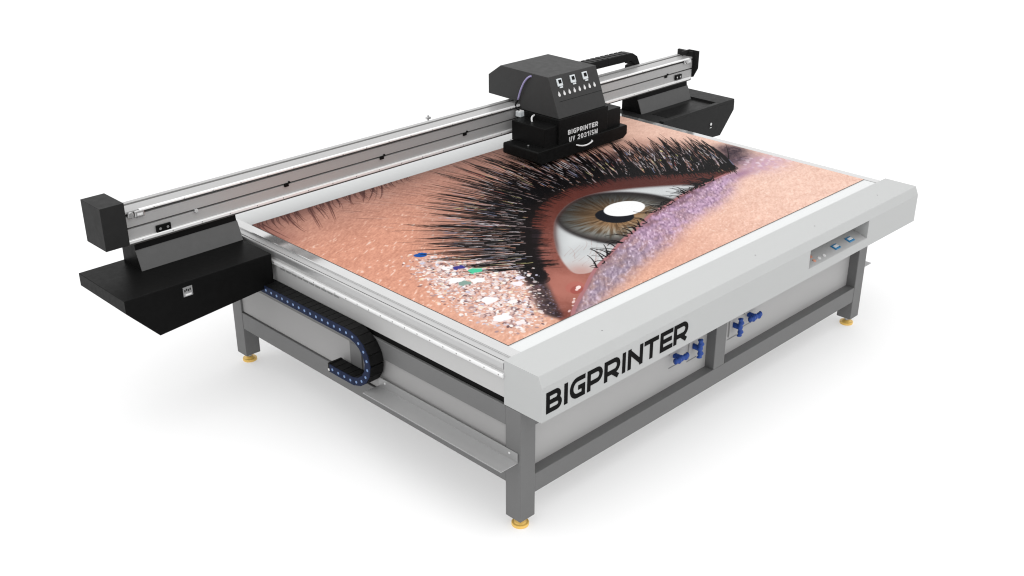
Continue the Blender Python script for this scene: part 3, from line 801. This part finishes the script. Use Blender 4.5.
    for k in range(len(lowS)-1):
        a, b = lowS[k], lowS[k+1]
        stroke([a, (a+b)/2, b], .010, .010, col(176,120,124), .75, 3)
    # caruncle
    for x, y, a, b, c, al in ((.66,.20,.07,.045,col(190,100,92),.35),(.645,.175,.05,.03,col(150,62,58),.45),(.67,.187,.022,.012,col(255,240,236),.95),(.645,.175,.012,.008,col(255,230,226),.9),
                              (.533,.095,.018,.007,col(250,226,224),.85),(.56,.115,.010,.006,col(255,240,236),.8),(.445,.042,.014,.006,col(244,220,222),.8),(.50,.07,.008,.005,col(255,235,232),.7)):
        blob(x, y, a, b, .5, c, al, .25 if a > .04 else .6)
    # ---- eyeliner, dense root line
    lin = poly(LINER, .012)
    over(col(34,28,34), lin*(.93-.25*noise(.03,.02,1.)*sstep(.5,.2,Y)))
    gl = noise(.012, .006, 1.1)*noise(.006, .02, .9)
    over(col(150,140,168), lin*np.clip((gl-.42)*5, 0, 1)*sstep(.75, .3, Y)*.8)
    root = poly(list(map(tuple, BASE))[6::5]+INNER[:1:-1], .012)
    over(col(16,13,14), root*.0)
    for k in range(len(BASE)-1):
        a, b = BASE[k], BASE[k+1]
        u = k/len(BASE)
        wd = .070 if u < .35 else .070-.03*min(1, (u-.35)/.3)
        stroke([a, (a+b)/2, b], wd*(.8+.3*rng.random()), wd*(.8+.3*rng.random()), col(18,14,16), .5, 2)
    # hairs of the root line pointing into the eye
    for k in range(700):
        u = .06+.94*rng.random()**1.4; p = along(BASE, np.array(u)); nrm = along(TIPS, np.array(u))-p; nrm /= np.hypot(*nrm)
        L = rng.uniform(.04, .16)*(1.15-.5*u)
        e = p-nrm*L+rng.normal(0, .012, 2)
        stroke([p, (p+e)/2+rng.normal(0, .006, 2), e], rng.uniform(.003, .006), .001, col(20,14,14), .85, 5)
    # ---- glitter near the inner corner
    GREG = np.array([(.36,1.04),(.43,.92),(.57,.74),(.63,.59),(.50,.367),(.34,.154),(.16,.06),(.10,.14),(.08,.3),(.13,.52),(.20,.8)])
    gm = poly(list(map(tuple, GREG)), .05)
    over(col(224,180,168), gm*.5)
    pal = [col(255,252,250)]*6+[col(244,220,214)]*5+[col(216,180,172)]*3+[col(176,146,146)]*3+[col(112,84,88)]*2+[col(206,206,226)]*2+[col(250,236,206)]
    cnt = 0
    while cnt < 3300:
        x, y = rng.uniform(.05, .7), rng.uniform(.03, 1.1)
        g = gm[min(int(y*ppm), h-1), min(int(x*ppm), w-1)]
        if rng.random() > g*1.1: cnt += .15; continue
        cnt += 1
        s = abs(rng.normal(0, 1))*.0052+.003
        blob(x, y, s, s*rng.uniform(.45, .9), rng.uniform(0, 3.14), pal[rng.integers(len(pal))], rng.uniform(.6, 1), .8)
    for k in range(110):
        x, y = rng.uniform(.12, .60), rng.uniform(.1, .85)
        if gm[int(y*ppm), int(x*ppm)] < .6: continue
        s = rng.uniform(.009, .017)
        blob(x+.006, y-.006, s, s*.7, .6, col(120,90,92), .6, .7)
        blob(x, y, s, s*.7, rng.uniform(.2, 1.2), pal[rng.integers(14)], .95, .8)
    A = -.72
    for x, y, a, b, c in ((.308,.673,.050,.032,(255,253,252)),(.378,.595,.045,.028,(255,255,255)),(.262,.393,.048,.038,(255,252,255)),(.177,.214,.056,.034,(255,250,252)),(.491,.428,.034,.028,(252,246,252)),
                          (.375,.813,.035,.022,(255,250,250)),(.382,1.035,.043,.028,(14,84,168)),(.421,.777,.040,.020,(62,58,142)),(.452,.691,.046,.030,(84,208,164)),(.313,.617,.040,.025,(140,168,158)),(.55,.47,.03,.02,(240,236,250)),(.20,.12,.03,.02,(255,240,240)),(.33,.30,.03,.022,(255,248,246))):
        blob(x, y, a*.8, b*.85, A, col(*c), 1, .8)
        for q_ in range(4):                                  # broken edge
            t_ = rng.uniform(0, 6.28); blob(x+a*.7*np.cos(t_), y+b*.7*np.sin(t_), a*.3, b*.35, rng.uniform(0, 3), col(*c), 1, .8)
    # ---- lashes: glints and black strands
    def lash(u, w0, c, al, sc=1., jit=1., start=0.):
        p = along(BASE, np.array(u))+rng.normal(0, .014, 2); e0 = along(TIPS, np.array(u))
        vec = e0-p; L = np.hypot(*vec); nrm = np.array([-vec[1], vec[0]])/L
        L2 = L*sc; ang = rng.normal(0, .10*jit)
        ca, sa = np.cos(ang), np.sin(ang)
        v = np.array([vec[0]*ca-vec[1]*sa, vec[0]*sa+vec[1]*ca])/L
        side = -.9 if u > .5 else -.3
        bend = rng.normal(.05, .03)*side*L2
        e = p+v*L2; m = p+v*L2*.5+np.array([-v[1], v[0]])*bend
        s0 = p+(m-p)*start
        stroke([s0, m+(e-m)*start*.3, e], w0, w0*.15, c, al, 12)
    for k in range(210):
        u = .07+.93*rng.random()
        lash(u, rng.uniform(.005, .010), col(30,22,22), .6, rng.uniform(.25, .6))
    gl_cols = [col(228,222,226)]*9+[col(176,156,156)]*8+[col(196,142,120)]*5+[col(140,150,186)]*2+[col(160,80,76)]+[col(206,200,140)]
    for k in range(500):
        u = .10+.86*rng.random()
        p = along(BASE, np.array(u)); e = along(TIPS, np.array(u)); f = rng.uniform(.06, .62)
        c = p+(e-p)*f+rng.normal(0, .02, 2); v = (e-p)/np.hypot(*(e-p)); L = rng.uniform(.015, .085)
        stroke([c, c+v*L*.5+rng.normal(0, .003, 2), c+v*L], rng.uniform(.0025, .0065), .002, gl_cols[rng.integers(len(gl_cols))], rng.uniform(.45, .95), 4)
    for k in range(110):                                     # loose glitter flakes caught between them
        u = .35+.58*rng.random(); p = along(BASE, np.array(u)); e = along(TIPS, np.array(u)); c = p+(e-p)*rng.uniform(.1, .6)
        blob(c[0], c[1], rng.uniform(.006, .016), rng.uniform(.004, .009), rng.uniform(0, 3), gl_cols[rng.integers(len(gl_cols))], .8, .7)
    for k in range(9): blob(2.62+rng.normal(0,.07), 1.12+rng.normal(0,.05), .02, .009, 1.0, col(228,222,120), .85, .6)
    clump = np.sort(rng.uniform(.06, 1., 75))
    for k in range(170):
        u = clump[rng.integers(75)]+rng.normal(0, .004) if rng.random() < .72 else rng.uniform(.05, 1.)
        u = min(max(u, .05), 1.)
        lash(u, rng.uniform(.0032, .0078), col(14,9,10), .95, min(1.1, max(.3, rng.normal(.78, .22))), .9)
    for k in range(62):                                      # clumps: several strands meeting at one tip
        u0 = .06+.94*(k+.5+rng.normal(0, .25))/62; u0 = min(max(u0, .06), 1.)
        tip = along(TIPS, np.array(min(max(u0+rng.normal(0, .012), 0), 1.))); bp = along(BASE, np.array(u0))
        tip = bp+(tip-bp)*min(1.1, max(.5, rng.normal(.86, .13) if u0 < .45 else rng.normal(.98, .09)))
        for j in range(rng.integers(4, 8)):
            u = min(max(u0+rng.normal(0, .011), .05), 1.); p = along(BASE, np.array(u))+rng.normal(0, .012, 2)
            f_ = rng.uniform(.78, 1.0); e = p+(tip-p)*f_
            v = (e-p); n_ = np.array([-v[1], v[0]]); m = p+v*.5+n_*rng.normal(-.035 if u > .5 else -.012, .015)
            stroke([p, m, e], rng.uniform(.005, .0088), .0012, col(13,9,10), .97, 12)
    def glint(lo, hi, n):
        for k in range(n):
            u = .06+.92*rng.random()
            p = along(BASE, np.array(u)); e = along(TIPS, np.array(u)); f = rng.uniform(lo, hi)
            c = p+(e-p)*f+rng.normal(0, .025, 2); v = (e-p)/np.hypot(*(e-p)); L = rng.uniform(.02, .12)*(1.25 if u > .4 else .9)
            a = rng.normal(0, .1); v = np.array([v[0]-a*v[1], v[1]+a*v[0]])
            stroke([c, c+v*L*.5+rng.normal(0, .003, 2), c+v*L], rng.uniform(.002, .0055), .0015, gl_cols[rng.integers(len(gl_cols))], rng.uniform(.4, .9), 4)
    glint(.08, .6, 300)
    glint(.0, .2, 170)
    glint(-.04, .06, 120)
    for k in range(52):
        lash(min(max((k+.5+rng.normal(0, .3))/52, .06), 1.), rng.uniform(.005, .0095), col(8,6,8), 1, rng.uniform(.75, 1.05), .6)
    glint(.05, .45, 190)
    for k in range(120):
        lash(.4+.6*rng.random(), rng.uniform(.004, .0075), col(10,8,10), .95, rng.uniform(.3, .85), .7)
    glint(.12, .6, 70)
    for x, y, a, b, c in ((.452,.691,.046,.030,(84,208,164)),(.421,.777,.040,.020,(62,58,142)),(.313,.617,.040,.025,(140,168,158))):
        blob(x, y, a*.8, b*.85, A, col(*c), 1, .8)
    # ---- lower lashes: short curls standing on the lower rim
    Lr = np.array(LOW[1:11])
    for k in range(100):
        u = rng.random()**1.7*.92; p = along(Lr, np.array(u))+rng.normal(0, .008, 2)
        L = rng.uniform(.04, .15)*(1.0-.4*u); a = 1.9+rng.normal(0, .65)
        e = p+np.array([np.cos(a), np.sin(a)])*L; m = (p+e)/2+np.array([np.sin(a), -np.cos(a)])*rng.normal(.012, .012)
        stroke([p, m, e], .0052, .002, col(18,15,18), .95, 6)
    for x, y, xx, yy in ((1.02,.33,1.08,.47),(1.05,.335,1.07,.465),(1.10,.35,1.085,.47),(1.16,.37,1.09,.468),(1.07,.345,1.17,.455),(.93,.30,1.0,.42),(2.30,.65,2.31,.80),(2.36,.655,2.46,.78)):
        stroke([(x, y), ((x+xx)/2+.008, (y+yy)/2), (xx, yy)], .005, .002, col(24,20,22), .9, 8)
    # ---- brow hairs along the far edge
    BR = [((.048,1.99),(.026,1.84),(.034,1.704)),((.185,2.03),(.174,1.956),(.145,1.873)),((.229,2.03),(.174,1.844),(.152,1.735)),((.296,2.03),(.255,1.92),(.234,1.85)),((.39,2.03),(.298,1.831),(.249,1.725)),((.414,1.99),(.391,1.899),(.345,1.807)),
          ((.525,2.03),(.439,1.875),(.377,1.752)),((.589,2.03),(.551,1.954),(.514,1.895)),((.68,2.03),(.63,1.948),(.592,1.889)),((.798,2.034),(.72,1.934),(.672,1.882)),((.866,2.03),(.773,1.931),(.693,1.861)),((.925,2.03),(.839,1.915),(.763,1.841))]
    over(col(150,98,90), sstep(1.86, 2.05, Y)*(1-sstep(.5, 1.1, X))*.55)
    over(col(150,98,90), (1-sstep(.0, .16, X))*sstep(1.55, 1.8, Y)*.5)
    for a, b, c in BR:
        for k in range(3):
            o = rng.normal(0, .012, 2) if k else np.zeros(2)
            stroke([np.array(a)+o, np.array(b)+o+rng.normal(0, .006, 2), np.array(c)+o*1.5], .0058 if k == 0 else .004, .001, col(100,58,54), .75 if k == 0 else .45)
    for k in range(75):
        x = rng.uniform(0, 1.15); L = rng.uniform(.06, .2)*(1.1-.5*x)
        stroke([(x, 2.03), (x-L*.28, 2.03-L*.5), (x-L*.4, 2.03-L)], .004, .001, col(98,58,54), .6, 7)
    for k in range(240):                                     # fine downy hair on the far lid
        x, y = rng.uniform(.5, 1.7), rng.uniform(1.35, 2.0); L = rng.uniform(.05, .16)
        a = 2.2-(x-.5)*.5
        stroke([(x, y), (x+np.cos(a)*L*.5, y+np.sin(a)*L*.55), (x+np.cos(a)*L, y+np.sin(a)*L)], .003, .001, col(120,84,78) if k % 2 else col(226,190,176), .45, 5)
    img = np.clip(img, 0, 1)
    return img.reshape(NY, SS, NX, SS, 3).mean((1, 3))

# ------------------------------------------------------------------ the printed sheet
PW, PH, NX, NY = 3.1, 2.026, 1000, 654
art = paint_print(NX, NY)
lin = np.where(art <= .04045, art/12.92, ((art+.055)/1.055)**2.4)*INK
def grid_sheet(name, w, h, z0, z1, nx, ny):
    gx, gy = np.meshgrid(np.linspace(0, w, nx), np.linspace(0, h, ny))
    top_ = np.stack([gx, gy, np.full_like(gx, z1)], -1).reshape(-1, 3)
    ring = [j*nx for j in range(0)]
    b = list(range(nx))+[j*nx+nx-1 for j in range(1, ny)]+[(ny-1)*nx+i for i in range(nx-2, -1, -1)]+[j*nx for j in range(ny-2, 0, -1)]
    low = top_[b].copy(); low[:, 2] = z0
    co = np.concatenate([top_, low])
    j, i = np.meshgrid(np.arange(ny-1), np.arange(nx-1), indexing='ij')
    a = (j*nx+i).ravel()
    q = np.stack([a, a+1, a+nx+1, a+nx], -1)
    n = len(b); base = nx*ny; b = np.array(b)
    k = np.arange(n); k2 = (k+1) % n
    side = np.stack([b[k], base+k, base+k2, b[k2]], -1)
    f = np.concatenate([q, side]).astype(np.int32)
    me = bpy.data.meshes.new(name)
    me.vertices.add(len(co)); me.vertices.foreach_set('co', co.astype(np.float32).ravel())
    me.loops.add(f.size); me.loops.foreach_set('vertex_index', f.ravel())
    me.polygons.add(len(f)); me.polygons.foreach_set('loop_start', np.arange(0, f.size, 4, dtype=np.int32))
    mi = np.zeros(len(f), np.int32); mi[len(q):] = 1
    me.polygons.foreach_set('material_index', mi)
    me.update(calc_edges=True); me.validate()
    return me, n
me, nring = grid_sheet('printed_sheet', PW, PH, .5006, .5042, NX, NY)
att = me.attributes.new('print_colour', 'FLOAT_COLOR', 'POINT')
c4 = np.ones((NX*NY+nring, 4), np.float32); c4[:NX*NY, :3] = lin.reshape(-1, 3); c4[NX*NY:, :3] = .2
att.data.foreach_set('color', c4.ravel())
pm = bpy.data.materials.new('printed_artwork'); pm.use_nodes = True
nt = pm.node_tree; b = nt.nodes['Principled BSDF']
an = nt.nodes.new('ShaderNodeAttribute'); an.attribute_name = 'print_colour'
nt.links.new(an.outputs['Color'], b.inputs['Base Color'])
b.inputs['Roughness'].default_value = .5; b.inputs['Specular IOR Level'].default_value = .02
me.materials.append(pm); me.materials.append(M['edge'])
sheet = bpy.data.objects.new('printed_sheet', me); COL.objects.link(sheet)
sheet['label'] = 'flat print of a made-up eye with long black lashes lying on the table'
sheet['category'] = 'print'
